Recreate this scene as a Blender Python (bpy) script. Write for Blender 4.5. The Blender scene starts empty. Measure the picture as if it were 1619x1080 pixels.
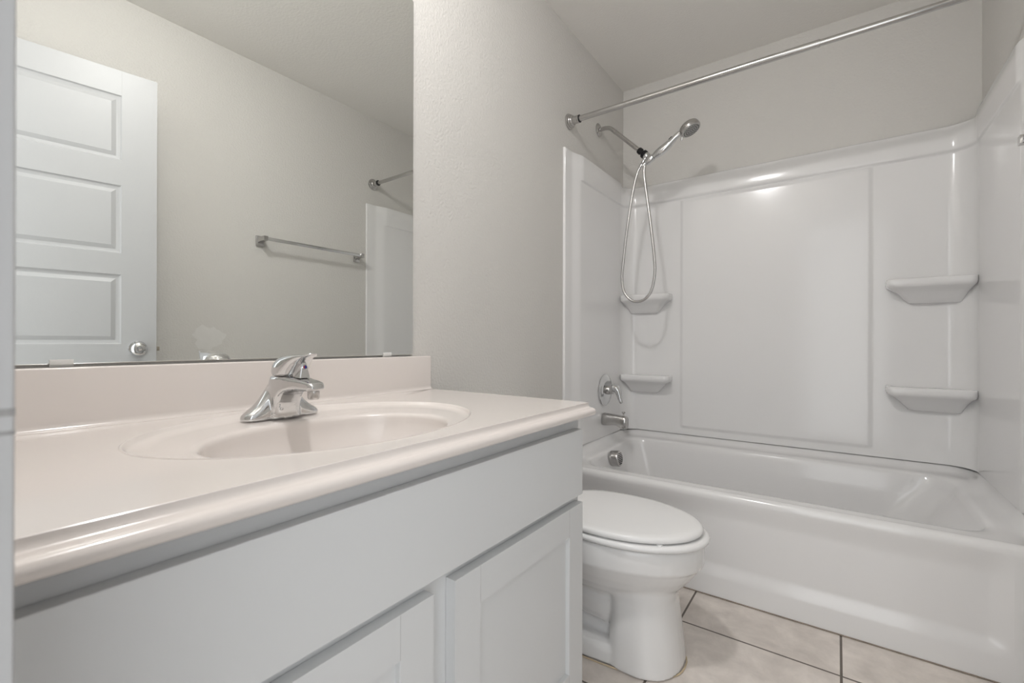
import bpy, bmesh, math, random
from mathutils import Vector, Matrix
random.seed(4)
SC = bpy.context.scene
COL = SC.collection
PI = math.pi

# ------------------------------------------------------------------ camera
W_ = 1.524            # room width (tub length)
YB = 2.611            # back wall
YF = 0.0185            # inside face of the front (door) wall
H_ = 2.44             # ceiling
yaw, pit, rol = math.radians(35.556), math.radians(0.051), math.radians(0.15)
fw = Vector((-math.sin(yaw) * math.cos(pit), math.cos(yaw) * math.cos(pit), math.sin(pit)))
ri = Vector((math.cos(yaw), math.sin(yaw), 0))
up = ri.cross(fw)
r2 = ri * math.cos(rol) + up * math.sin(rol)
u2 = up * math.cos(rol) - ri * math.sin(rol)
cam_d = bpy.data.cameras.new('camera')
cam = bpy.data.objects.new('camera', cam_d)
COL.objects.link(cam)
M = Matrix((( r2.x, u2.x, -fw.x, 1.05), (r2.y, u2.y, -fw.y, 0.0), (r2.z, u2.z, -fw.z, 0.939), (0, 0, 0, 1)))
cam.matrix_world = M
cam_d.sensor_fit = 'HORIZONTAL'
cam_d.sensor_width = 36
cam_d.lens = 720.77 / 1619 * 36
cam_d.clip_start = 0.01
cam_d.dof.use_dof = True
cam_d.dof.focus_distance = 1.7
cam_d.dof.aperture_fstop = 8
SC.camera = cam

# ------------------------------------------------------------------ light
world = bpy.data.worlds.new('world')
SC.world = world
world.use_nodes = True
world.node_tree.nodes['Background'].inputs[0].default_value = (0.965, 0.985, 1.0, 1)
world.node_tree.nodes['Background'].inputs[1].default_value = 2.25     # even fill light added through the open doorway; no hallway is modelled
BULB = 272.0
LIGHT = (0.52, 0.47)
SC.view_settings.view_transform = 'Standard'
SC.view_settings.look = 'None'
SC.view_settings.gamma = 1
SC.view_settings.exposure = 0.0
SC.view_settings.use_curve_mapping = False


# ------------------------------------------------------------------ materials
def new_mat(name):
    m = bpy.data.materials.new(name)
    m.use_nodes = True
    return m, m.node_tree, m.node_tree.nodes['Principled BSDF']


def node(nt, t, **kw):
    n = nt.nodes.new(t)
    for k, v in kw.items():
        setattr(n, k, v)
    return n


def mat(name, col, rough=.4, metal=0., var=.03, vscale=6., bump=0., bscale=200., bdist=.001, spec=.5, coat=0.,
        trans=0., ior=1.45, rvar=0.):
    m, nt, b = new_mat(name)
    tc = node(nt, 'ShaderNodeTexCoord')
    no = node(nt, 'ShaderNodeTexNoise')
    no.inputs['Scale'].default_value = vscale
    no.inputs['Detail'].default_value = 5
    nt.links.new(tc.outputs['Object'], no.inputs['Vector'])
    mx = node(nt, 'ShaderNodeMix', data_type='RGBA')
    mx.inputs[6].default_value = [c * (1 - var) for c in col] + [1]
    mx.inputs[7].default_value = [min(1, c * (1 + var)) for c in col] + [1]
    nt.links.new(no.outputs[0], mx.inputs[0])
    nt.links.new(mx.outputs[2], b.inputs['Base Color'])
    b.inputs['Roughness'].default_value = rough
    if rvar:
        mr = node(nt, 'ShaderNodeMapRange')
        mr.inputs[3].default_value = max(0, rough - rvar)
        mr.inputs[4].default_value = rough + rvar
        nt.links.new(no.outputs[0], mr.inputs[0])
        nt.links.new(mr.outputs[0], b.inputs['Roughness'])
    b.inputs['Metallic'].default_value = metal
    b.inputs['Specular IOR Level'].default_value = spec
    b.inputs['Coat Weight'].default_value = coat
    b.inputs['Coat Roughness'].default_value = .05
    b.inputs['Transmission Weight'].default_value = trans
    b.inputs['IOR'].default_value = ior
    if bump:
        n2 = node(nt, 'ShaderNodeTexNoise')
        n2.inputs['Scale'].default_value = bscale
        n2.inputs['Detail'].default_value = 3
        nt.links.new(tc.outputs['Object'], n2.inputs['Vector'])
        bp = node(nt, 'ShaderNodeBump')
        bp.inputs['Strength'].default_value = bump
        bp.inputs['Distance'].default_value = bdist
        nt.links.new(n2.outputs[0], bp.inputs['Height'])
        nt.links.new(bp.outputs[0], b.inputs['Normal'])
    return m


M_wall = mat('wall_paint', (.68, .662, .632), .75, bump=.55, bscale=115, bdist=.004, var=.015, vscale=3, spec=.3)
M_ceil = mat('ceiling_paint', (.86, .838, .80), .85, bump=.4, bscale=110, bdist=.003, var=.015, vscale=3, spec=.2)
M_trimp = mat('trim_paint', (.47, .472, .475), .4, var=.02)
M_cab = mat('cabinet_paint', (.69, .70, .705), .42, var=.012, vscale=3, bump=.05, bscale=300)
M_door = mat('door_paint', (.50, .502, .508), .42, var=.012, bump=.12, bscale=220)
M_marble = mat('cultured_marble', (.755, .70, .665), .16, var=.02, vscale=4, coat=.3)
M_fiber = mat('fiberglass', (.84, .832, .828), .15, var=.01, vscale=2, rvar=.03, coat=.12)
M_tub = mat('tub_enamel', (.83, .822, .82), .15, var=.01, vscale=2, coat=.3)
M_porc = mat('porcelain', (.83, .825, .82), .10, var=.008, coat=.4)
M_seat = mat('toilet_plastic', (.86, .855, .85), .18, var=.008)
M_chrome = mat('chrome', (.68, .685, .69), .07, 1., var=.02, rvar=.02)
M_chrome2 = mat('worn_chrome', (.53, .52, .51), .2, 1., var=.05, vscale=25, rvar=.06)
M_hose = mat('hose_metal', (.56, .55, .54), .22, 1., var=.05, bump=.3, bscale=900)
M_black = mat('black_plastic', (.012, .012, .013), .4, var=.1)
M_grill = mat('dark_slot', (.03, .03, .03), .6, var=.1)
M_nozzle = mat('spray_face_grey', (.42, .42, .41), .35, .4, var=.15, vscale=300)
M_red = mat('hot_red', (.55, .03, .03), .3)
M_blue = mat('cold_blue', (.03, .06, .45), .3)
M_clip = mat('clear_clip', (.74, .73, .71), .25)
M_medge = mat('mirror_edge', (.085, .06, .04), .5, var=.6, vscale=60)
M_caulk = mat('aged_caulk', (.62, .50, .33), .6, var=.2, vscale=30)
M_brass = mat('latch_metal', (.42, .38, .32), .3, 1.)
M_strike = mat('worn_strike_metal', (.30, .295, .29), .5, .3, var=.5, vscale=160)
M_patch = mat('pale_wall_patch', (.73, .715, .69), .8, var=.05, vscale=30, bump=.2)

m, nt, b = new_mat('mirror_silver')
b.inputs['Base Color'].default_value = (.85, .865, .845, 1)
b.inputs['Metallic'].default_value = 1
b.inputs['Roughness'].default_value = 0.0
M_mirror = m

m, nt, b = new_mat('bulb_glow')
b.inputs['Base Color'].default_value = (1, 1, 1, 1)
b.inputs['Emission Color'].default_value = (1.0, .988, .98, 1)
b.inputs['Emission Strength'].default_value = BULB
M_bulb = m     # frosted lamp glass

# floor tile: square grid, cloudy stone colour, thin dark grout
m, nt, b = new_mat('floor_tile')
tc = node(nt, 'ShaderNodeTexCoord')
mp = node(nt, 'ShaderNodeMapping')
mp.inputs['Location'].default_value = (-.617 + .4425 * 4, -1.585 + .4425 * 8, 0)
nt.links.new(tc.outputs['Object'], mp.inputs['Vector'])
br = node(nt, 'ShaderNodeTexBrick', offset=0.0, squash=1.0)
br.inputs['Scale'].default_value = 1
br.inputs['Brick Width'].default_value = .4425
br.inputs['Row Height'].default_value = .4425
br.inputs['Mortar Size'].default_value = .0034
br.inputs['Mortar Smooth'].default_value = .1
br.inputs['Color1'].default_value = (.76, .70, .65, 1)
br.inputs['Color2'].default_value = (.79, .73, .68, 1)
br.inputs['Mortar'].default_value = (.15, .125, .105, 1)
nt.links.new(mp.outputs[0], br.inputs['Vector'])
n1 = node(nt, 'ShaderNodeTexNoise')
n1.inputs['Scale'].default_value = 9
n1.inputs['Detail'].default_value = 9
n1.inputs['Roughness'].default_value = .62
n1.inputs['Distortion'].default_value = .25
nt.links.new(tc.outputs['Object'], n1.inputs['Vector'])
rp = node(nt, 'ShaderNodeValToRGB')
rp.color_ramp.elements[0].position = .3
rp.color_ramp.elements[0].color = (.78, .77, .76, 1)
rp.color_ramp.elements[1].position = .7
rp.color_ramp.elements[1].color = (1.12, 1.12, 1.12, 1)
nt.links.new(n1.outputs[0], rp.inputs[0])
mx = node(nt, 'ShaderNodeMix', data_type='RGBA', blend_type='MULTIPLY')
mx.inputs[0].default_value = 1
nt.links.new(br.outputs['Color'], mx.inputs[6])
nt.links.new(rp.outputs[0], mx.inputs[7])
nt.links.new(mx.outputs[2], b.inputs['Base Color'])
b.inputs['Roughness'].default_value = .42
bp = node(nt, 'ShaderNodeBump', invert=True)
bp.inputs['Strength'].default_value = .5
bp.inputs['Distance'].default_value = .002
nt.links.new(br.outputs['Fac'], bp.inputs['Height'])
nt.links.new(bp.outputs[0], b.inputs['Normal'])
M_tile = m


# ------------------------------------------------------------------ mesh helpers
def sm(a, b_, x):
    t = max(0., min(1., (x - a) / (b_ - a)))
    return t * t * (3 - 2 * t)


def lerp(a, b_, t):
    return a + (b_ - a) * t


def interp(xs, ys, x):
    if x <= xs[0]:
        return ys[0]
    for i in range(1, len(xs)):
        if x <= xs[i]:
            return lerp(ys[i - 1], ys[i], (x - xs[i - 1]) / (xs[i] - xs[i - 1]))
    return ys[-1]


class MB:
    def __init__(s):
        s.bm = bmesh.new()

    def box(s, lo, hi, bev=0., seg=2, mtx=None):
        vs = [s.bm.verts.new((x, y, z)) for x in (lo[0], hi[0]) for y in (lo[1], hi[1]) for z in (lo[2], hi[2])]
        fs = [(0, 1, 3, 2), (4, 6, 7, 5), (0, 4, 5, 1), (2, 3, 7, 6), (0, 2, 6, 4), (1, 5, 7, 3)]
        faces = [s.bm.faces.new([vs[i] for i in f]) for f in fs]
        if mtx:
            bmesh.ops.transform(s.bm, matrix=mtx, verts=vs)
        if bev:
            ed = list({e for f in faces for e in f.edges})
            bmesh.ops.bevel(s.bm, geom=ed, offset=bev, segments=seg, affect='EDGES', profile=.5)
        return s

    def rings(s, rings, closed=True, cap0=False, cap1=False):
        R = [[s.bm.verts.new(p) for p in r] for r in rings]
        n = len(R[0])
        for a, b_ in zip(R[:-1], R[1:]):
            for i in range(n if closed else n - 1):
                j = (i + 1) % n
                s.bm.faces.new((a[i], a[j], b_[j], b_[i]))
        if cap0:
            s.bm.faces.new(list(reversed(R[0])))
        if cap1:
            s.bm.faces.new(R[-1])
        return s

    def lathe(s, prof, o, axis=(0, 0, 1), n=40, caps=True):
        a = Vector(axis).normalized()
        t = Vector((1, 0, 0)) if abs(a.x) < .9 else Vector((0, 1, 0))
        e1 = a.cross(t).normalized()
        e2 = a.cross(e1)
        o = Vector(o)
        rs = [[o + a * h + (e1 * math.cos(2 * PI * i / n) + e2 * math.sin(2 * PI * i / n)) * max(r, 1e-5)
               for i in range(n)] for r, h in prof]
        return s.rings(rs, True, caps, caps)

    def tube(s, pts, rad, n=14, caps=True, flat=None):
        pts = [Vector(p) for p in pts]
        rad = rad if isinstance(rad, (list, tuple)) else [rad] * len(pts)
        up_ = None
        rs = []
        for i, p in enumerate(pts):
            d = (pts[min(i + 1, len(pts) - 1)] - pts[max(i - 1, 0)]).normalized()
            if up_ is None:
                t = Vector((0, 1, 0)) if abs(d.y) < .9 else Vector((0, 0, 1))
                up_ = (t - d * t.dot(d)).normalized()
            else:
                up_ = (up_ - d * up_.dot(d)).normalized()
            e2 = d.cross(up_)
            f = flat[i] if flat else 1.
            rs.append([p + up_ * math.cos(2 * PI * k / n) * rad[i] * f + e2 * math.sin(2 * PI * k / n) * rad[i]
                       for k in range(n)])
        return s.rings(rs, True, caps, caps)

    def grid(s, rows):
        return s.rings(rows, closed=False)

    def sphere(s, c, r, n=20, sc=(1, 1, 1)):
        bmesh.ops.create_uvsphere(s.bm, u_segments=n, v_segments=max(6, n // 2), radius=r,
                                  matrix=Matrix.Translation(c) @ Matrix.Diagonal((*sc, 1)))
        return s


WL = {}


def obj(name, mb, material, parent=None, local=False, ang=35., remesh=0., smooth=0):
    bm = mb.bm
    bmesh.ops.recalc_face_normals(bm, faces=bm.faces)
    off = Vector((0, 0, 0))
    if parent is not None and not local:
        off = WL.get(parent, Vector((0, 0, 0)))
        bmesh.ops.translate(bm, verts=bm.verts, vec=-off)
    me = bpy.data.meshes.new(name)
    bm.to_mesh(me)
    bm.free()
    o = bpy.data.objects.new(name, me)
    COL.objects.link(o)
    me.materials.append(material)
    if parent is not None:
        o.parent = parent
        WL[o] = off
    if remesh:
        md = o.modifiers.new('remesh', 'REMESH')
        md.mode = 'VOXEL'
        md.voxel_size = remesh
        md.use_smooth_shade = True
        if smooth:
            s_ = o.modifiers.new('smooth', 'SMOOTH')
            s_.iterations = smooth
            s_.factor = .5
    for p in me.polygons:
        p.use_smooth = True
    me.set_sharp_from_angle(angle=math.radians(ang))
    return o


def tag(o, label, cat, group=None):
    o['label'] = label
    o['category'] = cat
    if group:
        o['group'] = group
    return o


def thing(name, label, cat, loc=(0, 0, 0), rotz=0., group=None):
    o = bpy.data.objects.new(name, None)
    o.empty_display_size = .05
    COL.objects.link(o)
    o.location = loc
    o.rotation_euler = (0, 0, rotz)
    WL[o] = Vector(loc)
    return tag(o, label, cat, group)


def struct(name, mb, material, parent=None, **kw):
    o = obj(name, mb, material, parent, **kw)
    if parent is None:
        o['kind'] = 'structure'
    return o


def rrect(x0, x1, y0, y1, r, z, n=8, m_=12):
    """rounded rectangle loop with straight runs subdivided; z is a number or a function of (x, y)"""
    r = min(r, (x1 - x0) / 2 - 1e-4, (y1 - y0) / 2 - 1e-4)
    P = []
    cs = [((x1 - r, y0 + r), -PI / 2), ((x1 - r, y1 - r), 0), ((x0 + r, y1 - r), PI / 2), ((x0 + r, y0 + r), PI)]
    for k, (c, a0) in enumerate(cs):
        for i in range(n + 1):
            a = a0 + PI / 2 * i / n
            P.append((c[0] + r * math.cos(a), c[1] + r * math.sin(a)))
        c2, a2 = cs[(k + 1) % 4]
        q = (c2[0] + r * math.cos(a2), c2[1] + r * math.sin(a2))
        p = P[-1]
        for i in range(1, m_):
            P.append((lerp(p[0], q[0], i / m_), lerp(p[1], q[1], i / m_)))
    return [Vector((x, y, z(x, y) if callable(z) else z)) for x, y in P]


def panel_face(mb, us, vs, holes, fn, steps):
    """face on a (u, v) grid; cells listed in holes get nested frames. steps = [(inset, depth), ...]; fn(u, v, depth) -> point"""
    for i in range(len(us) - 1):
        for j in range(len(vs) - 1):
            u0, u1, v0, v1 = us[i], us[i + 1], vs[j], vs[j + 1]
            c = lambda k, d: [fn(u0 + k, v0 + k, d), fn(u1 - k, v0 + k, d), fn(u1 - k, v1 - k, d), fn(u0 + k, v1 - k, d)]
            if (i, j) in holes:
                mb.rings([c(0, 0)] + [c(k, d) for k, d in steps], True, False, True)
            else:
                mb.bm.faces.new([mb.bm.verts.new(p) for p in c(0, 0)])


# ------------------------------------------------------------------ the room
struct('floor', MB().box((-.12, -.6, -.05), (W_ + .12, YB + .12, 0)), M_tile)
struct('ceiling', MB().box((-.12, YF - .12, H_), (W_ + .12, YB + .12, H_ + .05)), M_ceil)
struct('wall_left', MB().box((-.12, YF - .12, 0), (0, YB + .12, H_)), M_wall)
struct('wall_back', MB().box((0, YB, 0), (W_, YB + .12, H_)), M_wall)
struct('wall_right', MB().box((W_, YF - .12, 0), (W_ + .12, YB + .12, H_)), M_wall)
DX0, DX1, DZ = .79, 1.457, 2.052       # door opening
mb = MB()
mb.box((0, YF - .12, 0), (DX0 - .019, YF, H_))
mb.box((DX1 + .019, YF - .12, 0), (W_, YF, H_))
mb.box((DX0 - .019, YF - .12, DZ + .019), (DX1 + .019, YF, H_))
struct('wall_front', mb, M_wall)
mb = MB()
mb.box((DX0 - .018, YF - .12, 0), (DX0, YF + .004, DZ), .0015)
mb.box((DX1, YF - .12, 0), (DX1 + .018, YF + .004, DZ), .0015)
mb.box((DX0 - .018, YF - .12, DZ), (DX1 + .018, YF + .004, DZ + .018), .0015)
mb.box((DX0 - .062, YF + .0005, 0), (DX0 - .006, YF + .0143, DZ + .06), .002)
mb.box((DX0 - .006, YF + .0005, DZ + .006), (W_ - .001, YF + .013, DZ + .06), .004)
t1 = struct('trim_1', mb, M_trimp)
mb = MB()
mb.box((DX0 - .0005, YF - .035, .872), (DX0 + .0008, YF + .003, .936), .0003)
mb.box((DX0 - .0064, YF + .004, .9092), (DX0 - .0058, YF + .0143, .9122), .0003)
mb.box((DX0 - .0064, YF + .004, .9018), (DX0 - .0058, YF + .0143, .9034), .0003)
obj('strike_plate', mb, M_strike, t1)


def baseboard(name, a, b_, axis):
    mb = MB()
    prof = [(0, 0), (.014, 0), (.014, .055), (.011, .07), (.006, .08), (0, .082)]
    if axis == 'right':
        mb.rings([[(W_ - d - .0005, y, z + .001) for d, z in prof] for y in (a, b_)], True, True, True)
    else:
        mb.rings([[(d + .0005, y, z + .001) for d, z in prof] for y in (a, b_)], True, True, True)
    struct(name, mb, M_trimp)


baseboard('baseboard_right', YF + .02, 1.80, 'right')
baseboard('baseboard_left', 1.02, 1.80, 'left')

# slightly paler patch on the right wall, below the towel bar
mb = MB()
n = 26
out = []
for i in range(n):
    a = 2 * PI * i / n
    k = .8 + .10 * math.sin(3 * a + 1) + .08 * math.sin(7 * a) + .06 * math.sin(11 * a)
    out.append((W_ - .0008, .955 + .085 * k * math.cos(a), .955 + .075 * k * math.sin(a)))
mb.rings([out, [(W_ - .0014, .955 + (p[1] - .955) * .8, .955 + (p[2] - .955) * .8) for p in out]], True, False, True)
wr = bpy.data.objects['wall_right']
obj('pale_patch', mb, M_patch, wr)

# ------------------------------------------------------------------ the open door (seen in the mirror)
DW, DT = .654, .035
hx, hy = 1.452, YF + .026
ang = math.atan2(.735, -.112)
door = bpy.data.objects.new('door_1', None)
COL.objects.link(door)
door['kind'] = 'structure'
door.location = (hx, hy, 0)
door.rotation_euler = (0, 0, ang)
# local frame: x along the door from the hinge, y>0 = the face towards the vanity, z up
zt = 2.043
us = [0.0, .115, DW - .115, DW]
vs = [.012, .20, .466, .556, .836, .926, 1.21, 1.297, 1.574, 1.677, 1.942, zt]
holes = {(1, j) for j in (1, 3, 5, 7, 9)}
steps = [(.004, -.005), (.012, -.008), (.017, -.0085), (.032, -.002)]
mb = MB()
panel_face(mb, us, vs, holes, lambda u, v, d: Vector((u, DT / 2 + d, v)), steps)
panel_face(mb, us, vs, holes, lambda u, v, d: Vector((u, -DT / 2 - d, v)), steps)
mb.rings([[(0, -DT / 2, .012), (DW, -DT / 2, .012), (DW, -DT / 2, zt), (0, -DT / 2, zt)],
          [(0, DT / 2, .012), (DW, DT / 2, .012), (DW, DT / 2, zt), (0, DT / 2, zt)]], True)
bmesh.ops.remove_doubles(mb.bm, verts=mb.bm.verts, dist=1e-5)
obj('door_leaf', mb, M_door, door, local=True, ang=20)
M_joint = mat('joint_line', (.45, .45, .45), .6)
for u in (.115, DW - .115):                  # stile joints
    for s_ in (1, -1):
        for z0, z1 in ((1.944, zt - .002), (.014, .198)):
            obj('stile_joint', MB().box((u - .0007, s_ * DT / 2 - .0003, z0), (u + .0007, s_ * DT / 2 + .0003, z1)), M_joint, door, local=True)
KZ = .906
for s_ in (1, -1):
    mb = MB()
    mb.lathe([(0, 0), (.032, 0), (.0325, .004), (.030, .007), (.016, .010), (.0125, .014), (.012, .024), (.018, .030),
              (.026, .037), (.0282, .045), (.026, .053), (.019, .0585), (.0105, .0605), (.0095, .0590), (.0085, .0590),
              (.0075, .0615), (0, .0618)], (DW - .062, s_ * DT / 2, KZ), (0, s_, 0), 36)
    obj('door_knob', mb, M_chrome, door, local=True)
mb = MB()
mb.box((DW - .0002, -.0125, KZ - .028), (DW + .0015, .0125, KZ + .028), .0005)
mb.box((DW + .001, -.007, KZ - .009), (DW + .0125, .007, KZ + .009), .002)
obj('latch', mb, M_brass, door, local=True)
for z in (.20, 1.02, 1.85):
    mb = MB().lathe([(.006, -.044), (.006, .044)], (-.004, DT / 2 + .001, z), (0, 0, 1), 12)
    mb.box((-.0012, -DT / 2 + .004, z - .044), (0, DT / 2, z + .044))
    obj('hinge', mb, M_chrome, door, local=True)

# ------------------------------------------------------------------ vanity cabinet
VY0, VY1 = .0345, .998
XF = .535
ZC = .760
van = thing('vanity_cabinet', 'white painted vanity cabinet with a long false drawer over two shaker doors under the sink', 'cabinet',
            (0, (VY0 + VY1) / 2, 0))
mb = MB()
mb.box((.004, VY0, .10), (XF - .019, VY0 + .016, ZC))
mb.box((.004, VY1 - .016, .10), (XF - .019, VY1, ZC))
mb.box((.004, VY0 + .016, .10), (XF - .019, VY1 - .016, .116))
mb.box((.004, VY0 + .016, .116), (.010, VY1 - .016, ZC))
# face frame
mb.box((XF - .019, VY0, .10), (XF, VY0 + .045, ZC - .03), .0004, 1)
mb.box((XF - .019, VY1 - .045, .10), (XF, VY1, ZC - .03), .0004, 1)
mb.box((XF - .019, VY0, ZC - .03), (XF, VY1, ZC), .0004, 1)
mb.box((XF - .019, .515 - .035, .10), (XF, .515 + .035, .572), .0008, 1)
for z0, z1 in ((.548, .60), (.10, .14)):
    mb.box((XF - .019, VY0 + .045, z0), (XF - .0003, VY1 - .045, z1), 0)
obj('cabinet_body', mb, M_cab, van, ang=20)
mb = MB().box((.004, VY0 + .002, .001), (XF - .075, VY1 - .002, .10))
obj('toe_kick', mb, M_cab, van)
mb = MB().box((XF + .0008, .047, .578), (XF + .0205, .983, .7325), .0014, 2)
obj('false_drawer_front', mb, M_cab, van, ang=20)
M_cjoint = mat('cabinet_joint', (.5, .5, .5), .6)
for y0, y1 in ((.047, .491), (.538, .983)):
    z0, z1 = .118, .5585
    mb = MB()
    xf = XF + .0205
    st = .064
    fn = lambda u, v, d: Vector((xf + d, u, v))
    panel_face(mb, [y0, y0 + st, y1 - st, y1], [z0, z0 + st, z1 - st, z1], {(1, 1)}, fn, [(.0008, -.001), (.0012, -.0095)])
    mb.rings([[(XF + .0008, y0, z0), (XF + .0008, y1, z0), (XF + .0008, y1, z1), (XF + .0008, y0, z1)],
              [(xf, y0, z0), (xf, y1, z0), (xf, y1, z1), (xf, y0, z1)]], True, True)
    # hairline joints between stiles and rails
    bmesh.ops.remove_doubles(mb.bm, verts=mb.bm.verts, dist=1e-5)
    dd = obj('door', mb, M_cab, van, ang=20)
    for yy in (y0 + st, y1 - st):
        for a, c in ((z0 + .001, z0 + st), (z1 - st, z1 - .001)):
            obj('frame_joint', MB().box((xf - .0002, yy - .0004, a), (xf + .0002, yy + .0004, c)), M_cjoint, dd)

# ------------------------------------------------------------------ vanity top with integral bowl
ZT = .793
CY0, CY1 = VY0 - .002, 1.008
top = thing('sink_countertop', 'cream cultured marble vanity top with an integral oval bowl on the white cabinet', 'countertop', (0, .5, ZC))
EC, EA = (.295, .485), (.222, .297)         # shell outline
IC, IA = (.352, .470), (.150, .208)         # bowl opening
NA = 160
XT = .557                                   # where the flat ends and the ogee edge begins
XB = .0185
angs = [2 * PI * i / NA for i in range(NA)]


def ell(c, a, k=1.):
    return [(c[0] + a[0] * k * math.cos(t), c[1] + a[1] * k * math.sin(t)) for t in angs]


def to_rect(p):
    dx, dy = p[0] - EC[0], p[1] - EC[1]
    s_ = 1e9
    if dx > 1e-9: s_ = min(s_, (XT - EC[0]) / dx)
    if dx < -1e-9: s_ = min(s_, (XB - EC[0]) / dx)
    if dy > 1e-9: s_ = min(s_, (CY1 - EC[1]) / dy)
    if dy < -1e-9: s_ = min(s_, (CY0 - EC[1]) / dy)
    return (EC[0] + dx * s_, EC[1] + dy * s_)


e0 = ell(EC, EA)
rc = [to_rect(p) for p in e0]
for cx_, cy_ in ((XT, CY0), (XT, CY1), (XB, CY0), (XB, CY1)):     # snap the nearest loop points to the corners
    i = min(range(NA), key=lambda k: (rc[k][0] - cx_) ** 2 + (rc[k][1] - cy_) ** 2)
    rc[i] = (cx_, cy_)
mb = MB()
mb.rings([[(x, y, ZT) for x, y in rc], [(lerp(a[0], c[0], .5), lerp(a[1], c[1], .5), ZT) for a, c in zip(rc, e0)],
          [(x, y, ZT) for x, y in e0]])
# ogee front edge (x, z)
og = [(XT, ZT), (XT + .0007, ZT - .0005), (XT + .0009, ZT - .0045), (XT + .0016, ZT - .0075), (XT + .0035, ZT - .0100), (XT + .0065, ZT - .0113),
      (XT + .0105, ZT - .0119), (XT + .0145, ZT - .0126), (XT + .0182, ZT - .0147), (XT + .0205, ZT - .0178), (XT + .0212, ZT - .0215),
      (XT + .0198, ZT - .0262), (XT + .0155, ZT - .0300), (XT + .0085, ZT - .0320), (XT - .006, ZT - .0325)]
ny = 2
mb.grid([[(x, lerp(CY0, CY1, k / ny), z) for k in range(ny + 1)] for x, z in og])
mb.bm.faces.new([mb.bm.verts.new(p) for p in [(x, CY1, z) for x, z in og] + [(XB, CY1, ZT - .0325), (XB, CY1, ZT)]])
mb.bm.faces.new([mb.bm.verts.new(p) for p in [(x, CY0, z) for x, z in og] + [(XB, CY0, ZT - .0325), (XB, CY0, ZT)]])
bmesh.ops.remove_doubles(mb.bm, verts=mb.bm.verts, dist=2e-5)
obj('counter_slab', mb, M_marble, top, ang=32)
# bowl: shell recess with a soft shoulder, then the oval bowl
mb = MB()
rs = []
for k, dz in ((0, 0), (.008, .0006), (.025, .0014), (.045, .0008), (.065, -.0018), (.09, -.0042), (.12, -.0066), (.4, -.0068), (.70, -.0076), (.85, -.0080),
              (.92, -.0086), (.955, -.0098), (.978, -.0125), (.992, -.0175), (1.0, -.026)):
    c = (lerp(EC[0], IC[0], k), lerp(EC[1], IC[1], k))
    a = (lerp(EA[0], IA[0], k), lerp(EA[1], IA[1], k))
    rs.append([(x, y, ZT + dz) for x, y in ell(c, a)])
for k in (.985, .96, .92, .86, .78, .66, .52, .36, .2, .1):
    rs.append([(x, y, ZT - .026 - .107 * (1 - ((k - .1) / .9) ** 2.6) ** .72) for x, y in ell(IC, IA, k)])
mb.rings(rs, True, False, True)
obj('basin', mb, M_marble, top, ang=60)
mb = MB()
bs = [(.001, ZT - .0325), (.001, .8950), (.0165, .8950), (.0185, .8935), (.0190, .8915), (.0190, ZT + .011), (.0200, ZT + .006), (.0230, ZT + .0022), (.0285, ZT + .0004), (.0285, ZT - .002)]
mb.rings([[(x, y, z) for x, z in bs] for y in (CY0, CY1 - .0015, CY1)], True, True, True)
obj('backsplash', mb, M_marble, top, ang=50)
mb = MB().lathe([(0, .0005), (.012, .0005), (.014, .003), (.021, .0035), (.023, .001), (.023, -.004)], (IC[0], IC[1], ZT - .1325), (0, 0, 1), 32)
obj('sink_drain', mb, M_chrome, top)

# ------------------------------------------------------------------ faucet
FY = .475
ZD = ZT - .0045
fc = thing('sink_faucet', 'chrome single-handle faucet standing behind the oval bowl on the vanity top', 'faucet', (.15, FY, ZD))
# side profile (x, z) of the body and spout, extruded in y with width w
prof_t = [(.118, ZD), (.119, ZD + .02), (.126, ZD + .045), (.134, ZD + .066), (.143, ZD + .084), (.165, ZD + .086), (.19, ZD + .0855),
          (.212, ZD + .082), (.232, ZD + .0795), (.252, ZD + .0775), (.266, ZD + .0745), (.2735, ZD + .068)]
prof_b = [(.170, ZD), (.1695, ZD + .011), (.171, ZD + .021), (.1745, ZD + .031), (.180, ZD + .0395), (.188, ZD + .047), (.198, ZD + .0525),
          (.211, ZD + .056), (.226, ZD + .0572), (.242, ZD + .0575), (.262, ZD + .0575), (.2735, ZD + .060)]
hw = [.030, .029, .0285, .028, .028, .0275, .026, .023, .0195, .0175, .0165, .0120]
mb = MB()
rs = []
for (xt, zt_), (xb, zb), w in zip(prof_t, prof_b, hw):
    ring = []
    for i in range(24):
        a = 2 * PI * i / 24
        ca, sa = math.cos(a), math.sin(a)
        e = .45
        cy = math.copysign(abs(ca) ** e, ca)
        cv = math.copysign(abs(sa) ** e, sa)
        t = (1 + cv) / 2
        ring.append((lerp(xb, xt, t), FY + w * cy, lerp(zb, zt_, t)))
    rs.append(ring)
mb.rings(rs, True, True, True)
# wings of the centre-set base
rs = []
for i in range(41):
    t = -1 + 2 * i / 40
    y = FY + t * .0765
    at_ = abs(t)
    wx = (.0235 - .003 * (1 - at_)) * max(.02, (1 - at_ ** 6)) ** .5
    h = .0135 + .066 * math.exp(-(at_ / .50) ** 2) + .004 * (1 - at_)
    h *= max(.03, (1 - at_ ** 8)) ** .5
    xc = .142 - .006 * (1 - at_)
    ring = [(xc - wx, y, ZD)]
    for k in range(13):
        a = PI - PI * k / 12
        ca, sa = math.cos(a), math.sin(a)
        ring.append((xc + wx * math.copysign(abs(ca) ** .7, ca), y, ZD + .003 + (h - .003) * abs(sa) ** .8))
    ring.append((xc + wx, y, ZD))
    rs.append(ring)
mb.rings(rs, True, True, True)
obj('faucet_body', mb, M_chrome, fc, remesh=.0018, smooth=6)
mb = MB().lathe([(0, -.016), (.0085, -.016), (.0095, -.015), (.0105, -.012), (.0105, 0), (0, 0)], (.258, FY, ZD + .0590), (0, 0, 1), 28)
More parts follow.
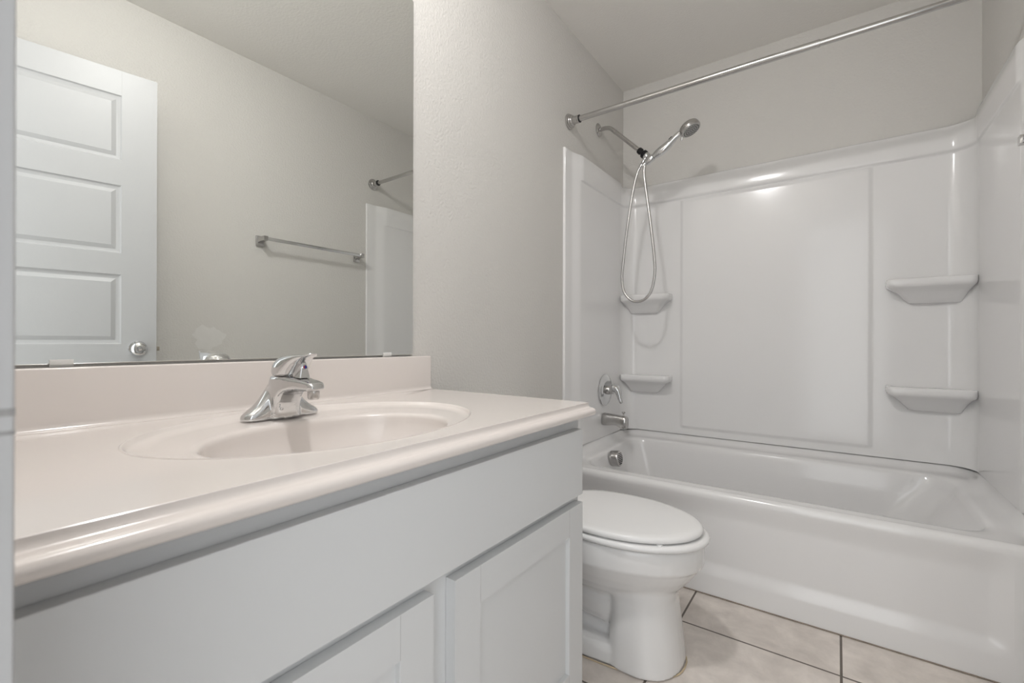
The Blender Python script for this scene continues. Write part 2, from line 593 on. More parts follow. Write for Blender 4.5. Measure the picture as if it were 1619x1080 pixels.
obj('aerator', mb, M_chrome2, fc)
# handle: domed cap with a forward lever
mb = MB()
hc = Vector((.171, FY, ZD + .0865))
rs = []
for h, x0, x1, w in ((0, .1405, .2035, .0295), (.006, .139, .2075, .0305), (.014, .1405, .214, .0302), (.022, .1445, .222, .0287), (.029, .151, .2325, .0262),
                     (.0335, .160, .2415, .0232), (.0365, .172, .2475, .0192), (.0385, .19, .2495, .013), (.0390, .205, .245, .006)):
    ring = []
    for i in range(40):
        a = 2 * PI * i / 40
        ca, sa = math.cos(a), math.sin(a)
        ring.append((lerp(x0, x1, .5) + (x1 - x0) / 2 * math.copysign(abs(ca) ** .85, ca), FY + w * math.copysign(abs(sa) ** .85, sa), hc.z + h))
    rs.append(ring)
mb.rings(rs, True, True, True)
mb.rings([[(xx, FY + wy * math.cos(2 * PI * i / 16), hc.z + zz + hz * math.sin(2 * PI * i / 16)) for i in range(16)]
          for xx, zz, wy, hz in ((.232, .0345, .016, .004), (.247, .0372, .014, .0034), (.2545, .0400, .010, .0024), (.2565, .0412, .005, .0014))], True, True, True)
hd = obj('faucet_handle', mb, M_chrome, fc, remesh=.0015, smooth=4)
mb = MB().lathe([(.0290, 0), (.0296, .0010), (.0290, .002)], (hc.x, FY, hc.z - .0016), (0, 0, 1), 36)
obj('handle_collar', mb, M_chrome2, fc)
mb = MB()
mb.rings([[(.196, FY - .0125, ZD + .082), (.196, FY + .0125, ZD + .082), (.2290, FY + .0105, ZD + .081), (.2290, FY - .0105, ZD + .081)],
          [(.196, FY - .0055, ZD + .1100), (.196, FY + .0055, ZD + .1100), (.2255, FY + .0045, ZD + .1100), (.2255, FY - .0045, ZD + .1100)]], True, True, True)
bmesh.ops.bevel(mb.bm, geom=list(mb.bm.edges), offset=.0015, segments=2, affect='EDGES')
lug = obj('temperature_lug', mb, M_chrome, fc)
dn = Vector((.9928, 0, .1198))
for mm, sgn, nm in ((M_red, -1, 'hot_mark'), (M_blue, 1, 'cold_mark')):
    mb = MB()
    c = Vector((.2267, FY, ZD + .1015))
    ex, ez = Vector((0, 1, 0)), dn.cross(Vector((0, 1, 0)))
    pts = [c + ex * .0032 * math.sin(PI * i / 12) * sgn + ez * .0032 * math.cos(PI * i / 12) for i in range(13)]
    mb.rings([[p + dn * -.0006 for p in pts], [p + dn * .0007 for p in pts]], True, True, True)
    o = obj(nm, mb, mm, lug)
    o['label'] = 'red half of the temperature dot' if sgn < 0 else 'blue half of the temperature dot'
obj('temperature_bezel', MB().lathe([(.0036, -.001), (.0036, .0030), (.0041, .0034), (.0046, .0030), (.0046, -.001)], c, dn, 24, caps=False), M_chrome, lug)
mb = MB().lathe([(.0035, 0), (.0035, .0014), (.0022, .0018), (.002, .0006), (0, .0006)], (.1695, FY - .014, ZD + .019), (1, 0, .1), 18)
obj('pop_up_hole', mb, M_chrome2, fc)
mb = MB().lathe([(.002, 0), (.002, .052), (.0042, .054), (.0048, .058), (.0035, .062), (0, .0625)], (.106, FY - .006, ZD), (0, 0, 1), 14)
obj('lift_rod', mb, M_chrome, fc)

# ------------------------------------------------------------------ mirror
MZ0, MZ1, MY0, MY1 = .9005, 1.966, .05, .9415
MR = math.radians(-0.27)
mir = thing('wall_mirror', 'large frameless mirror on the wall above the backsplash of the vanity', 'mirror', (.0034, (MY0 + MY1) / 2, MZ0), MR)
hl = (MY1 - MY0) / 2


def mir_loop(x, ins, z0=0, z1=MZ1 - MZ0):
    r, P = .010, []
    for (cy_, cz_), a0 in (((hl - r, z0 + .0015), None), ((hl - r, z1 - r), 0), ((-hl + r, z1 - r), PI / 2), ((-hl + r, z0 + .0015), None)):
        if a0 is None:
            P.append((math.copysign(hl - ins, cy_), z0 + ins))
        else:
            for i in range(9):
                a = a0 + PI / 2 * i / 8
                P.append((cy_ + (r - ins) * math.cos(a), cz_ + (r - ins) * math.sin(a)))
    return [(x, y, z) for y, z in P]


mb = MB().rings([mir_loop(.0045, 0), mir_loop(.0052, .0008)], True, False, True)
obj('mirror_glass', mb, M_mirror, mir, local=True, ang=5)
mb = MB().rings([mir_loop(.0, 0.0), mir_loop(.0045, 0)], True, True, False)
obj('mirror_backing', mb, M_medge, mir, local=True)
for yc in (.180, .846):
    y = yc - (MY0 + MY1) / 2
    mb = MB()
    mb.box((.0, y - .0145, -.0045), (.0072, y + .0145, -.0005), .0004)
    mb.box((.0056, y - .0145, -.0045), (.0072, y + .0145, .0075), .0005)
    obj('mirror_clip', mb, M_clip, mir, local=True)

# ------------------------------------------------------------------ toilet
TY = 1.362
ti = thing('toilet', 'white toilet with its lid closed between the vanity and the bathtub', 'toilet', (.35, TY, 0))


def egg(x0, x1, hw_, z, n=48, p=2.0, back=.0):
    """egg outline from tail x0 to nose x1; widest nearer the tail"""
    xm = lerp(x0, x1, .46 - back)
    P = []
    for i in range(n):
        a = 2 * PI * i / n
        c, s_ = math.cos(a), math.sin(a)
        ax = (x1 - xm) if c >= 0 else (xm - x0)
        pw = 2 / (p if c >= 0 else p + .8)
        P.append((xm + ax * math.copysign(abs(c) ** pw, c), TY + hw_ * math.copysign(abs(s_) ** pw, s_), z))
    return P


mb = MB()
# bowl
mb.rings([egg(.30, .640, .085, .185), egg(.27, .662, .108, .205), egg(.25, .690, .135, .235), egg(.24, .714, .155, .265), egg(.235, .729, .166, .287),
          egg(.232, .734, .1705, .297), egg(.23, .742, .1735, .302), egg(.23, .745, .175, .335), egg(.23, .743, .174, .360), egg(.232, .740, .171, .3665)], True, True, True)
# deck under the tank
mb.box((.02, TY - .105, .25), (.30, TY + .105, .3665), .02, 3)
# front column of the pedestal
rs = []
for z, x0, x1, w in ((0.001, .53, .690, .129), (.02, .53, .688, .127), (.08, .535, .682, .118), (.14, .54, .675, .110), (.19, .535, .668, .106), (.225, .50, .672, .108), (.26, .42, .69, .12)):
    rs.append(egg(x0 - .05, x1, w, z, 40, 2.3, .02))
mb.rings(rs, True, True, True)
# foot running back
mb.rings([egg(.13, .66, .128, .001, 40, 2.6), egg(.13, .655, .126, .035, 40, 2.6), egg(.14, .64, .117, .052, 40, 2.6)], True, True, True)
# trapway bulges behind the column
mb.box((.10, TY - .055, .03), (.50, TY + .055, .30), .02, 3)
mb.tube([(.55, TY, .20), (.46, TY, .145), (.37, TY, .15), (.29, TY, .20), (.22, TY, .20), (.17, TY, .12), (.16, TY, .03)], [.085, .088, .084, .082, .08, .08, .08], 20)
obj('toilet_bowl', mb, M_porc, ti, remesh=.0048, smooth=5)
mb = MB()
mb.rings([egg(.30, .735, .150, .3675), egg(.285, .750, .172, .3685), egg(.280, .756, .1785, .373), egg(.279, .7575, .1800, .379), egg(.281, .755, .1775, .3845), egg(.288, .747, .170, .3870), egg(.33, .70, .12, .3872)], True, True, True)
obj('toilet_seat', mb, M_seat, ti, ang=60)
mb = MB()
mb.rings([egg(.29, .715, .150, .3900), egg(.276, .733, .170, .3905), egg(.272, .739, .1748, .3945), egg(.271, .7400, .1755, .4000), egg(.273, .7375, .1735, .4055), egg(.279, .730, .167, .4090), egg(.30, .71, .15, .4105), egg(.36, .64, .09, .4118), egg(.45, .55, .02, .4122)], True, True, True)
mb.box((.255, TY - .09, .389), (.30, TY + .09, .4065), .006, 3)
obj('toilet_lid', mb, M_seat, ti, ang=60)
for s_ in (-1, 1):
    mb = MB().lathe([(0, -.024), (.0115, -.024), (.013, -.021), (.013, .021), (.0115, .024), (0, .024)], (.255, TY + s_ * .072, .392), (0, 1, 0), 20)
    mb.box((.238, TY + s_ * .072 - .016, .3668), (.275, TY + s_ * .072 + .016, .392), .004)
    obj('seat_hinge', mb, M_seat, ti)
for xx, yy in ((.62, 0), (.60, -.11), (.60, .11)):
    obj('seat_bumper', MB().box((xx - .012, TY + yy * .9 - .005, .3866), (xx + .012, TY + yy * .9 + .005, .3908), .001), M_seat, ti)
obj('seat_bumper', MB().box((.650, TY - .126, .3866), (.664, TY - .112, .3908), .001), M_seat, ti)
mb = MB()
mb.rings([rrect(.032, .185, TY - .195, TY + .195, .03, .368), rrect(.025, .195, TY - .21, TY + .21, .035, .44), rrect(.022, .20, TY - .216, TY + .216, .035, .645)], True, True, True)
tk = obj('toilet_tank', mb, M_porc, ti)
mb = MB().rings([rrect(.016, .207, TY - .222, TY + .222, .035, .6465), rrect(.013, .21, TY - .226, TY + .226, .037, .652), rrect(.013, .21, TY - .226, TY + .226, .037, .670), rrect(.02, .203, TY - .218, TY + .218, .035, .678)], True, True, True)
obj('tank_lid', mb, M_porc, ti)
mb = MB().lathe([(.014, 0), (.014, .008), (.008, .012), (0, .012)], (.2005, TY - .16, .60), (1, 0, 0), 20)
mb.tube([(.209, TY - .16, .60), (.212, TY - .13, .598), (.212, TY - .085, .594)], [.005, .006, .0075], 12)
obj('flush_lever', mb, M_chrome, ti)
mb = MB()
rs = []
for k, z in ((1.0, .0005), (1.012, .002), (.99, .004)):
    rs.append([(lerp(.41, p[0], k if k > 1 else 1), lerp(TY, p[1], k), z) for p in egg(.125, .692, .132, 0, 48, 2.5)])
mb.rings(rs, True, False, False)
o = obj('caulk_bead', mb, M_caulk, ti)
o['label'] = 'yellowed caulk line where the base meets the floor'

# ------------------------------------------------------------------ bathtub
TF = 1.81
tub = thing('bathtub', 'white built-in bathtub with a recessed apron front under the fiberglass wall surround', 'bathtub', (W_ / 2, 2.2, 0))
ZR = .384
X0, X1 = .003, W_ - .003


def zflange(x, y):
    return lerp(ZR, .431, sm(1.86, 2.03, y))


def zdeck(x, y):
    k = sm(1.87, 2.05, y)
    bk = sm(2.30, 2.50, y)
    return ZR + .004 * k + .016 * bk


def loop(ix0, ix1, iy0, iy1, r, zf):
    return rrect(ix0, ix1, iy0, iy1, r, zf, 10, 30)


rs = [loop(X0, X1, 1.832, 2.606, .012, lambda x, y: zflange(x, y) + .001),
      loop(.022, W_ - .022, 1.835, 2.587, .05, lambda x, y: zflange(x, y)),
      loop(.028, W_ - .028, 1.838, 2.581, .055, lambda x, y: lerp(zflange(x, y), zdeck(x, y), .25)),
      loop(.036, W_ - .036, 1.845, 2.572, .06, lambda x, y: lerp(zflange(x, y), zdeck(x, y), .62)),
      loop(.050, W_ - .050, 1.856, 2.555, .07, lambda x, y: lerp(zflange(x, y), zdeck(x, y), .9)),
      loop(.066, W_ - .062, 1.870, 2.535, .08, lambda x, y: zdeck(x, y)),
      loop(.080, W_ - .082, 1.884, 2.512, .09, lambda x, y: zdeck(x, y) - .001),
      loop(.090, W_ - .095, 1.893, 2.502, .10, lambda x, y: zdeck(x, y) - .0045),
      loop(.096, W_ - .104, 1.899, 2.496, .10, lambda x, y: zdeck(x, y) - .011),
      loop(.100, W_ - .112, 1.903, 2.492, .10, lambda x, y: ZR - .022),
      loop(.106, W_ - .125, 1.907, 2.487, .10, lambda x, y: ZR - .045),
      loop(.118, W_ - .165, 1.915, 2.478, .11, lambda x, y: .29),
      loop(.135, W_ - .225, 1.924, 2.467, .12, lambda x, y: .20),
      loop(.155, W_ - .285, 1.934, 2.455, .13, lambda x, y: .115),
      loop(.175, W_ - .315, 1.950, 2.440, .13, lambda x, y: .075),
      loop(.21, W_ - .35, 1.98, 2.41, .12, lambda x, y: .058),
      loop(.28, W_ - .42, 2.05, 2.34, .08, lambda x, y: .055)]
mb = MB().rings(rs, True, False, True)
# apron: front skin with a recessed field, rounded over into the rim


def apron_y(x, z):
    d = .013 * sm(.070, .122, z) * sm(.372, .285, z) * sm(.005, .06, x) * sm(W_ - .07, W_ - .135, x)
    return TF - .004 * sm(.11, .02, z) + d


xs = sorted(set([X0 + (X1 - X0) * i / 60 for i in range(61)] + [.01, .02, .03, .04, .05] + [W_ - .08 - .005 * i for i in range(12)]))
zs = [.001, .03, .055, .065] + [.07 + .004 * i for i in range(15)] + [.14, .2, .25] + [.28 + .005 * i for i in range(17)]
rows = [[(x, apron_y(x, z), z) for x in xs] for z in zs]
for k in range(1, 9):
    a = PI / 2 * k / 8
    rows.append([(x, TF + .022 - .022 * math.cos(a) + .001, .362 + .0228 * math.sin(a)) for x in xs])
rows.append([(x, 1.8345, ZR + .0005) for x in xs])
mb.grid(rows)
obj('tub_shell', mb, M_tub, tub, ang=50)
o = obj('caulk_bead', MB().box((X0, TF - .0085, .0008), (X1, TF - .0035, .0040), .0012), mat('grimy_caulk', (.30, .25, .21), .7, var=.35, vscale=40), tub)
o['label'] = 'brown caulk line along the foot of the apron'
# overflow cap with slots
oc = Vector((.128, 2.205, .345))
ax = Vector((1, 0, .12)).normalized()
mb = MB().lathe([(.040, -.02), (.040, .018), (.038, .022), (.034, .024), (0, .024)], oc, ax, 36)
ov = obj('overflow_cap', mb, M_chrome2, tub)
mb = MB()
for k in range(-3, 4):
    z = k * .0085
    w = math.sqrt(max(0, .031 ** 2 - z * z)) * .8
    c = oc + ax * .0243
    mb.box((c.x - .0008 - z * .12, c.y - w, c.z + z - .0019), (c.x + .0008 - z * .12, c.y + w, c.z + z + .0019))
obj('overflow_slot', mb, M_grill, ov)
mb = MB().lathe([(0, .003), (.02, .003), (.032, .002), (.034, 0)], (.30, 2.19, .0555), (0, 0, 1), 28)
obj('tub_drain', mb, M_chrome, tub)

# ------------------------------------------------------------------ tub surround
sur = thing('tub_surround', 'glossy white three-wall fiberglass surround with moulded shelves above the bathtub', 'tub surround', (W_ / 2, YB, .434))
ZS0, ZSS, ZSB, ZBAND = .4345, 1.853, 1.846, 1.735
SY0 = 1.876


def side_x(y, z):
    x = .0125 + .0145 * sm(1.935, 2.012, y)
    x += .0065 * sm(ZBAND - .012, ZBAND, z) * sm(1.99, 2.03, y)
    return x


def side_panel(flip):
    ys = [SY0, SY0 + .002, 1.90] + [1.92 + .006 * i for i in range(22)] + [2.10 + .05 * i for i in range(8)] + [2.50]
    zs = [ZS0 - .0018, .5, .6, .8, 1.0, 1.2, 1.4, 1.6, 1.70, 1.715] + [1.721 + .002 * i for i in range(9)] + [1.76, 1.80, ZSS - .004, ZSS]
    fx = (lambda x: W_ - x) if flip else (lambda x: x)
    rows = []
    for y in ys:
        rows.append([(fx(side_x(y, z) - (.003 if (y == SY0 or z == ZSS) else 0)), y, z) for z in zs])
    mb = MB()
    mb.grid([[(fx(.0006), p[1], p[2]) for p in rows[0]]] + rows)
    # top and back returns
    mb.grid([[(fx(.0006), y, ZSS) for y in ys], [(fx(side_x(y, ZSS) - .003), y, ZSS) for y in ys]])
    mb.grid([[(fx(.0006), 2.50, z) for z in zs], [(fx(side_x(2.5, z) - (.003 if z == ZSS else 0)), 2.50, z) for z in zs]])
    bmesh.ops.remove_doubles(mb.bm, verts=mb.bm.verts, dist=1e-6)
    return mb


obj('side_panel', side_panel(False), M_fiber, sur, ang=40)
obj('side_panel', side_panel(True), M_fiber, sur, ang=40)
# back panel with coved corners: path of (point, inward normal)
R_ = .085
YP = YB - .026
xl, xr = .0255, W_ - .0255
path = []
for i in range(13):
    a = PI / 2 * i / 12
    c = Vector((xl + R_, YP - R_))
    nrm = Vector((math.cos(a), -math.sin(a)))
    path.append((c - nrm * R_, nrm))
cpx0, cpx1 = .352, 1.166
xsb = [xl + R_ + .03, .20, .28, cpx0 - .03, *[cpx0 - .014 + .002 * i for i in range(13)], cpx0 + .03, .5, .65, .76, .9, 1.05,
       cpx1 - .03, *[cpx1 - .010 + .002 * i for i in range(13)], cpx1 + .03, 1.25, 1.35]
for x in xsb:
    path.append((Vector((x, YP)), Vector((0, -1))))
for i in range(13):
    a = PI / 2 * i / 12
    c = Vector((xr - R_, YP - R_))
    nrm = Vector((-math.sin(a), -math.cos(a)))
    path.append((c - nrm * R_, nrm))
CPZ = .476
zsb = [ZS0, .45, *[CPZ - .013 + .002 * i for i in range(13)], CPZ + .02, .55, .7, .9, 1.1, 1.3, 1.5, 1.62, 1.70, 1.716, 1.720, 1.723, 1.726,
       1.729, 1.732, 1.736, 1.742, 1.75, 1.76, 1.77, 1.78, 1.787, 1.794, 1.80, 1.806, 1.812, 1.818, 1.824, 1.83, 1.836, 1.841, 1.8445, ZSB]


def off_back(x, z, corner, cfrac=1.):
    o_ = 0.
    if not corner:
        k = sm(cpx0 - .013, cpx0 + .009, x) * sm(cpx1 + .013, cpx1 - .009, x) * sm(CPZ - .012, CPZ + .010, z)
        o_ = .009 * k
    prof = interp([1.716, 1.722, 1.727, 1.732, 1.736, 1.745, 1.775, 1.785, 1.80, 1.815, 1.828, 1.838, 1.8435, ZSB],
                  [0, 0, .003, .0090, .0115, .0125, .0127, .0118, .0085, .0050, .0005, -.007, -.015, -.0235], z)
    k = sm(1.716, 1.727, z)
    o_ = lerp(o_, prof, k)
    if corner:                                   # meet the side panel at the end of the cove
        end = .0015 + .0065 * sm(ZBAND - .012, ZBAND, z)
        o_ = lerp(end, o_, sm(.0, .75, cfrac))
    return o_


rows = []
for p, nrm in path:
    corner = abs(nrm.x) > 1e-3
    col = []
    for z in zsb:
        q = p + nrm * off_back(p.x, z, corner, abs(nrm.y))
        col.append((q.x, q.y, z))
    rows.append(col)
obj('back_panel', MB().grid(rows), M_fiber, sur, ang=60)


def shelf(x0, x1, zt_, wall):
    """moulded soap shelf: thick rounded lip over a bowl-shaped underside; wall = side where it meets the side panel"""
    mb = MB()
    rs = []
    for dz, ins, dep, r in ((-.003, .030, .062, .02), (0, .010, .088, .02), (.001, .006, .092, .02), (-.001, .002, .097, .022), (-.008, 0, .100, .024), (-.022, .0005, .0998, .024), (-.031, .004, .097, .024),
                            (-.037, .011, .090, .026), (-.045, .024, .077, .028), (-.060, .042, .058, .03), (-.080, .060, .040, .03), (-.097, .076, .025, .022), (-.101, .086, .018, .015)):
        a, b_ = (x0, x1)
        if wall == 'left':
            a, b_ = x0 + ins * .45, x1 - ins
        else:
            a, b_ = x0 + ins, x1 - ins * .45
        rs.append([Vector((p.x, p.y, p.z)) for p in rrect(a, b_, YP - dep, YP + .012, r, zt_ + dz, 7, 4)])
    mb.rings(rs, True, True, True)
    return mb


for x0, x1, z, wd, lb in ((.0275, .303, 1.206, 'left', 'upper shelf by the shower hose'), (.0275, .303, .754, 'left', 'lower shelf by the shower valve'),
                          (1.218, W_ - .0275, 1.207, 'right', 'upper shelf at the far end'), (1.218, W_ - .0275, .753, 'right', 'lower shelf at the far end')):
    o = obj('shelf', shelf(x0, x1, z, wd), M_fiber, sur, ang=50)

# ------------------------------------------------------------------ tub valve and spout
VX = .0286
vl = thing('tub_valve', 'round chrome shower valve plate with a curved lever handle above the tub spout', 'shower valve', (VX, 2.292, .682))
c = Vector((VX, 2.292, .682))
mb = MB().lathe([(.084, 0), (.0845, .003), (.081, .006), (.070, .0085), (.062, .010), (.056, .0135), (.050, .0145), (.030, .015), (0, .015)], c, (1, 0, 0), 48)
obj('escutcheon', mb, M_chrome, vl)
mb = MB().lathe([(.024, .0152), (.023, .030), (.020, .034), (.020, .048), (0, .048)], c, (1, 0, 0), 32)
obj('valve_stem', mb, M_chrome2, vl)
mb = MB()
mb.tube([c + Vector(v) for v in ((.040, -.002, .010), (.052, -.002, .014), (.066, -.002, .010), (.076, -.002, -.004), (.082, -.002, -.022), (.086, -.002, -.042), (.092, -.002, -.058), (.096, -.002, -.066))],
        [.017, .021, .0205, .0175, .0145, .0125, .011, .006], 20)
obj('lever_handle', mb, M_chrome, vl, remesh=.002, smooth=5)
sp = thing('tub_spout', 'chrome tub spout with a pull-up diverter knob below the shower valve', 'tub spout', (VX, 2.275, .528))
mb = MB()
rs = []
for x, zc, hw_, hh in ((0, .528, .027, .031), (.004, .528, .029, .033), (.03, .529, .028, .0315), (.06, .5295, .0265, .029), (.075, .529, .026, .0285), (.088, .525, .0255, .031), (.10, .521, .025, .034), (.118, .519, .024, .0345), (.128, .5195, .0215, .032), (.132, .521, .018, .028)):
    ring = []
    for i in range(28):
        a = 2 * PI * i / 28
        ca, sa = math.cos(a), math.sin(a)
        ring.append((VX + x, 2.275 + hw_ * math.copysign(abs(ca) ** .75, ca), zc + hh * math.copysign(abs(sa) ** .75, sa)))
    rs.append(ring)
mb.rings(rs, True, True, True)
obj('spout_body', mb, M_chrome2, sp, ang=60)
mb = MB().lathe([(.0035, 0), (.0035, .012), (.009, .016), (.0095, .020), (.008, .0225), (0, .023)], (VX + .112, 2.275, .5525), (0, 0, 1), 20)
obj('diverter_knob', mb, M_chrome2, sp)

# ------------------------------------------------------------------ shower arm, holder, hand shower and hose
SYA = 2.262
sa_ = thing('shower_mount', 'chrome shower arm on the wall with a black swivel joint carrying the hand shower', 'shower arm', (0, SYA, 2.079))
mb = MB().lathe([(.034, .001), (.034, .004), (.030, .008), (.020, .012), (.0125, .013)], (0, SYA, 2.079), (1, 0, 0), 36)
obj('wall_flange', mb, M_chrome2, sa_)
arc = [(.001, 2.079), (.03, 2.079), (.042, 2.0785), (.055, 2.0755), (.067, 2.0705), (.078, 2.0625), (.088, 2.053)]
pts = [(x, SYA, z) for x, z in arc] + [(.232, SYA, 1.909)]
obj('pipe', MB().tube(pts, .0108, 18), M_chrome2, sa_)
mb = MB().lathe([(.0112, -.010), (.0116, -.009), (.0116, .009), (.0112, .010)], (.094, SYA, 2.047), (.707, 0, -.707), 24)
obj('pipe_band', mb, M_chrome2, sa_)
d45 = Vector((.7071, 0, -.7071))
mb = MB().lathe([(0, -.002), (.0155, -.002), (.0165, .001), (.0165, .014), (.013, .017), (.0115, .021), (.015, .026), (.0205, .030), (.021, .042), (.019, .045), (0, .045)],
                (.226, SYA, 1.915), d45, 28)
obj('swivel_joint', mb, M_black, sa_)
# holder: chrome ball body, outlet for the hose, fork for the handset
mb = MB()
hb = Vector((.226, SYA, 1.915)) + d45 * .047
mb.sphere(hb + d45 * .006, .0195, 24)
mb.tube([hb + Vector((.006, 0, -.006)), hb + Vector((.022, -.006, -.020)), hb + Vector((.034, -.010, -.030))], [.015, .012, .012], 16)
hd_dir = Vector((.85, -.02, .500)).normalized()       # axis of the handset
cr = Vector((.287, 2.240, 1.846))
mb.lathe([(.0165, -.022), (.0180, -.020), (.0185, .018), (.0172, .021), (.013, .021), (.0115, -.022)], cr, hd_dir, 28, caps=False)
obj('handset_holder', mb, M_chrome, sa_, ang=50)

hs = thing('hand_shower', 'chrome hand shower with a long looped metal hose held on the shower arm', 'hand shower', (.287, 2.240, 1.846))
mb = MB()
base = cr - hd_dir * .026
# handle runs up from the cradle in a gentle S, then bends into the head
side = Vector((0, 1, 0)).cross(hd_dir).normalized()
sgn = 1 if side.z < 0 else -1
bel = side * sgn                                        # belly side (downwards)
hp = []
for t, b_, r in ((0, 0, .0095), (.02, 0, .0105), (.045, 0, .0115), (.06, .001, .0165), (.08, .003, .0205), (.10, .0045, .0215), (.125, .004, .0200), (.15, .001, .0165), (.17, -.003, .0140), (.188, -.005, .0130), (.205, -.004, .0135), (.222, .0, .0165)):
    hp.append((base + hd_dir * t + bel * b_, r))
mb.tube([p for p, r in hp], [r for p, r in hp], 22)
hh = obj('handset_handle', mb, M_chrome, hs, ang=60)
hc_ = base + hd_dir * .245 + bel * .012                # head centre
nface = (Vector((.46, -.03, -.885))).normalized()        # spray direction
mb = MB().lathe([(0, -.030), (.018, -.0295), (.034, -.026), (.044, -.018), (.0475, -.008), (.0475, .004), (.045, .0095), (.041, .0105), (0, .0105)], hc_, nface, 44)
obj('shower_head', mb, M_chrome2, hs, ang=50)
mb = MB().lathe([(.040, .0095), (.040, .0118), (.030, .0128), (.029, .0115), (.020, .0122), (0, .0125)], hc_, nface, 40)
sf = obj('spray_face', mb, M_nozzle, hs)
mb = MB()
t_ = nface.cross(Vector((0, 0, 1))).normalized()
t2 = nface.cross(t_)
for rr, cnt in ((.035, 22), (.025, 16), (.016, 10), (.007, 5)):
    for i in range(cnt):
        a = 2 * PI * (i + rr * 40) / cnt
        p = hc_ + (t_ * math.cos(a) + t2 * math.sin(a)) * rr + nface * .0118
        mb.lathe([(.0021, 0), (.0019, .0022), (0, .0022)], p, nface, 8)
nz = obj('nozzle', mb, M_grill, sf)
nz['kind'] = 'stuff'
mb = MB()
p = hc_ + (hd_dir - nface * hd_dir.dot(nface)).normalized() * -.045 + nface * .006
mb.tube([p, p + nface * .010 - hd_dir * .006, p + nface * .016 - hd_dir * .012], [.006, .005, .003], 12)
obj('spray_lever', mb, M_chrome, hs)
mb = MB()
p = base + hd_dir * .155 - bel * .0105
mb.tube([p - hd_dir * .016 + bel * .003, p - hd_dir * .006 - bel * .0035, p + hd_dir * .006 - bel * .005, p + hd_dir * .014 + bel * .002], [.004, .0065, .0065, .004], 12)
obj('pause_button', mb, M_black, hs)
# hose
hose = [tuple(hb + Vector((.000, -.006, -.018))), (.240, 2.256, 1.835), (.220, 2.255, 1.800), (.203, 2.255, 1.740), (.184, 2.255, 1.640), (.164, 2.255, 1.510), (.147, 2.255, 1.368), (.1385, 2.255, 1.271), (.150, 2.255, 1.200), (.184, 2.255, 1.157), (.225, 2.255, 1.145),
        (.267, 2.254, 1.162), (.297, 2.253, 1.208), (.311, 2.252, 1.289), (.306, 2.251, 1.383), (.290, 2.249, 1.527), (.273, 2.247, 1.657), (.2605, 2.244, 1.755), (.2585, 2.242, 1.800), tuple(base)]


def spline(P, k=6):
    P = [Vector(p) for p in P]
    out = []
    for i in range(len(P) - 1):
        p0, p1, p2, p3 = P[max(i - 1, 0)], P[i], P[i + 1], P[min(i + 2, len(P) - 1)]
        for j in range(k):
            t = j / k
            out.append(.5 * ((2 * p1) + (p2 - p0) * t + (2 * p0 - 5 * p1 + 4 * p2 - p3) * t * t + (3 * p1 - p0 - 3 * p2 + p3) * t ** 3))
    out.append(P[-1])
    return out


sp_ = spline(hose, 8)
obj('hose', MB().tube(sp_, .0072, 14), M_hose, hs)
p0 = Vector(hose[0])
d0 = (Vector(hose[2]) - p0).normalized()
mb = MB().lathe([(.0078, 0), (.0098, .002), (.0092, .030), (.0105, .034), (.0105, .048), (.0075, .052)], p0 - d0 * .004, d0, 22)
obj('hose_nut', mb, M_chrome, hs)
mb = MB().lathe([(.0105, .0), (.0105, .022), (.009, .025)], base - hd_dir * .016, hd_dir, 22)
obj('hose_nut', mb, M_chrome, hs)

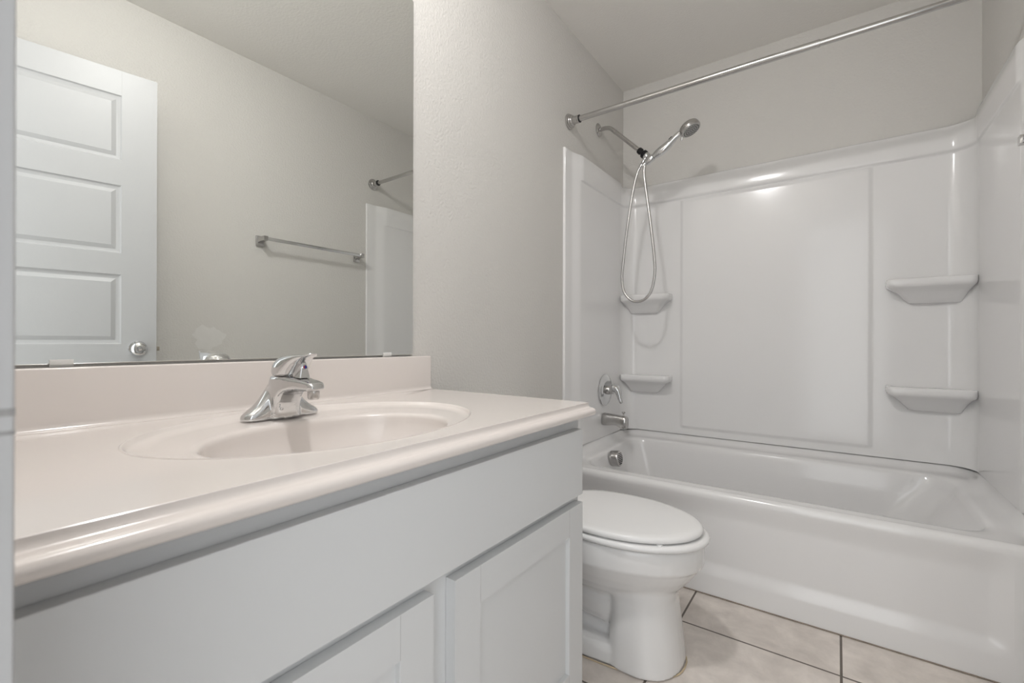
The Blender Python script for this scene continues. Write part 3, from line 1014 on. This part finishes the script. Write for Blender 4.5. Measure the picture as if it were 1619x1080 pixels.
# ------------------------------------------------------------------ shower curtain rod
RY, RZ = 1.93, 1.992
rd = thing('shower_curtain_rod', 'bare chrome tension rod spanning the alcove above the bathtub', 'curtain rod', (W_ / 2, RY, RZ))
obj('outer_tube', MB().lathe([(.0128, .03), (.0128, .992), (.0135, .9925), (.0135, .997), (.0115, .9975)], (0, RY, RZ), (1, 0, 0), 28), M_chrome2, rd)
obj('inner_tube', MB().lathe([(.0112, .9), (.0112, W_ - .03)], (0, RY, RZ), (1, 0, 0), 28), M_chrome2, rd)
for x, s_ in ((0, 1), (W_, -1)):
    mb = MB().lathe([(.0355, .001), (.0365, .004), (.0355, .008), (.031, .010), (.0315, .014), (.030, .017), (.0255, .019), (.0255, .023), (.0235, .026), (.0185, .028), (.0178, .048), (.0165, .049), (.0165, .0515), (.0178, .0525), (.0178, .057), (.013, .058)],
                    (x, RY, RZ), (s_, 0, 0), 40)
    fl = obj('rod_flange', mb, M_chrome2, rd)
    obj('rubber_ring', MB().lathe([(.0175, .0575), (.0180, .0580), (.0180, .0605), (.0130, .061)], (x, RY, RZ), (s_, 0, 0), 32), M_black, fl)

# ------------------------------------------------------------------ towel bar (seen in the mirror)
tb = thing('towel_bar', 'chrome towel bar with square end brackets on the right wall, reflected in the mirror', 'towel bar', (W_, 1.5, 1.483))
BX = 1.458
for y in (1.198, 1.802):
    mb = MB()
    mb.box((W_ - .011, y - .021, 1.452), (W_ - .0008, y + .021, 1.508), .003)
    mb.rings([[(W_ - .010, y - .016, 1.468), (W_ - .010, y + .016, 1.468), (W_ - .010, y + .016, 1.505), (W_ - .010, y - .016, 1.505)],
              [(W_ - .035, y - .011, 1.477), (W_ - .035, y + .011, 1.477), (W_ - .035, y + .011, 1.500), (W_ - .035, y - .011, 1.500)],
              [(BX - .010, y - .0105, 1.476), (BX - .010, y + .0105, 1.476), (BX - .010, y + .0105, 1.500), (BX - .010, y - .0105, 1.500)]], True, True, True)
    obj('bracket', mb, M_chrome2, tb, ang=25)
mb = MB().box((BX - .005, 1.20, 1.479), (BX + .005, 1.80, 1.497), .002)
obj('bar', mb, M_chrome, tb, ang=25)

# ------------------------------------------------------------------ ceiling lamp (just out of frame)
LX, LY = LIGHT
cl = thing('ceiling_light', 'small round flush ceiling light with a frosted glass dome above the vanity', 'lamp', (LX, LY, H_))
obj('ceiling_pan', MB().lathe([(.085, -.001), (.085, -.010), (.080, -.014), (0, -.014)], (LX, LY, H_), (0, 0, 1), 40), M_trimp, cl)
dome = [(.060 * math.cos(PI / 2 * k / 10), -.015 - .060 * math.sin(PI / 2 * k / 10)) for k in range(11)]
obj('glass_dome', MB().lathe(dome, (LX, LY, H_), (0, 0, 1), 32, caps=False), M_bulb, cl)
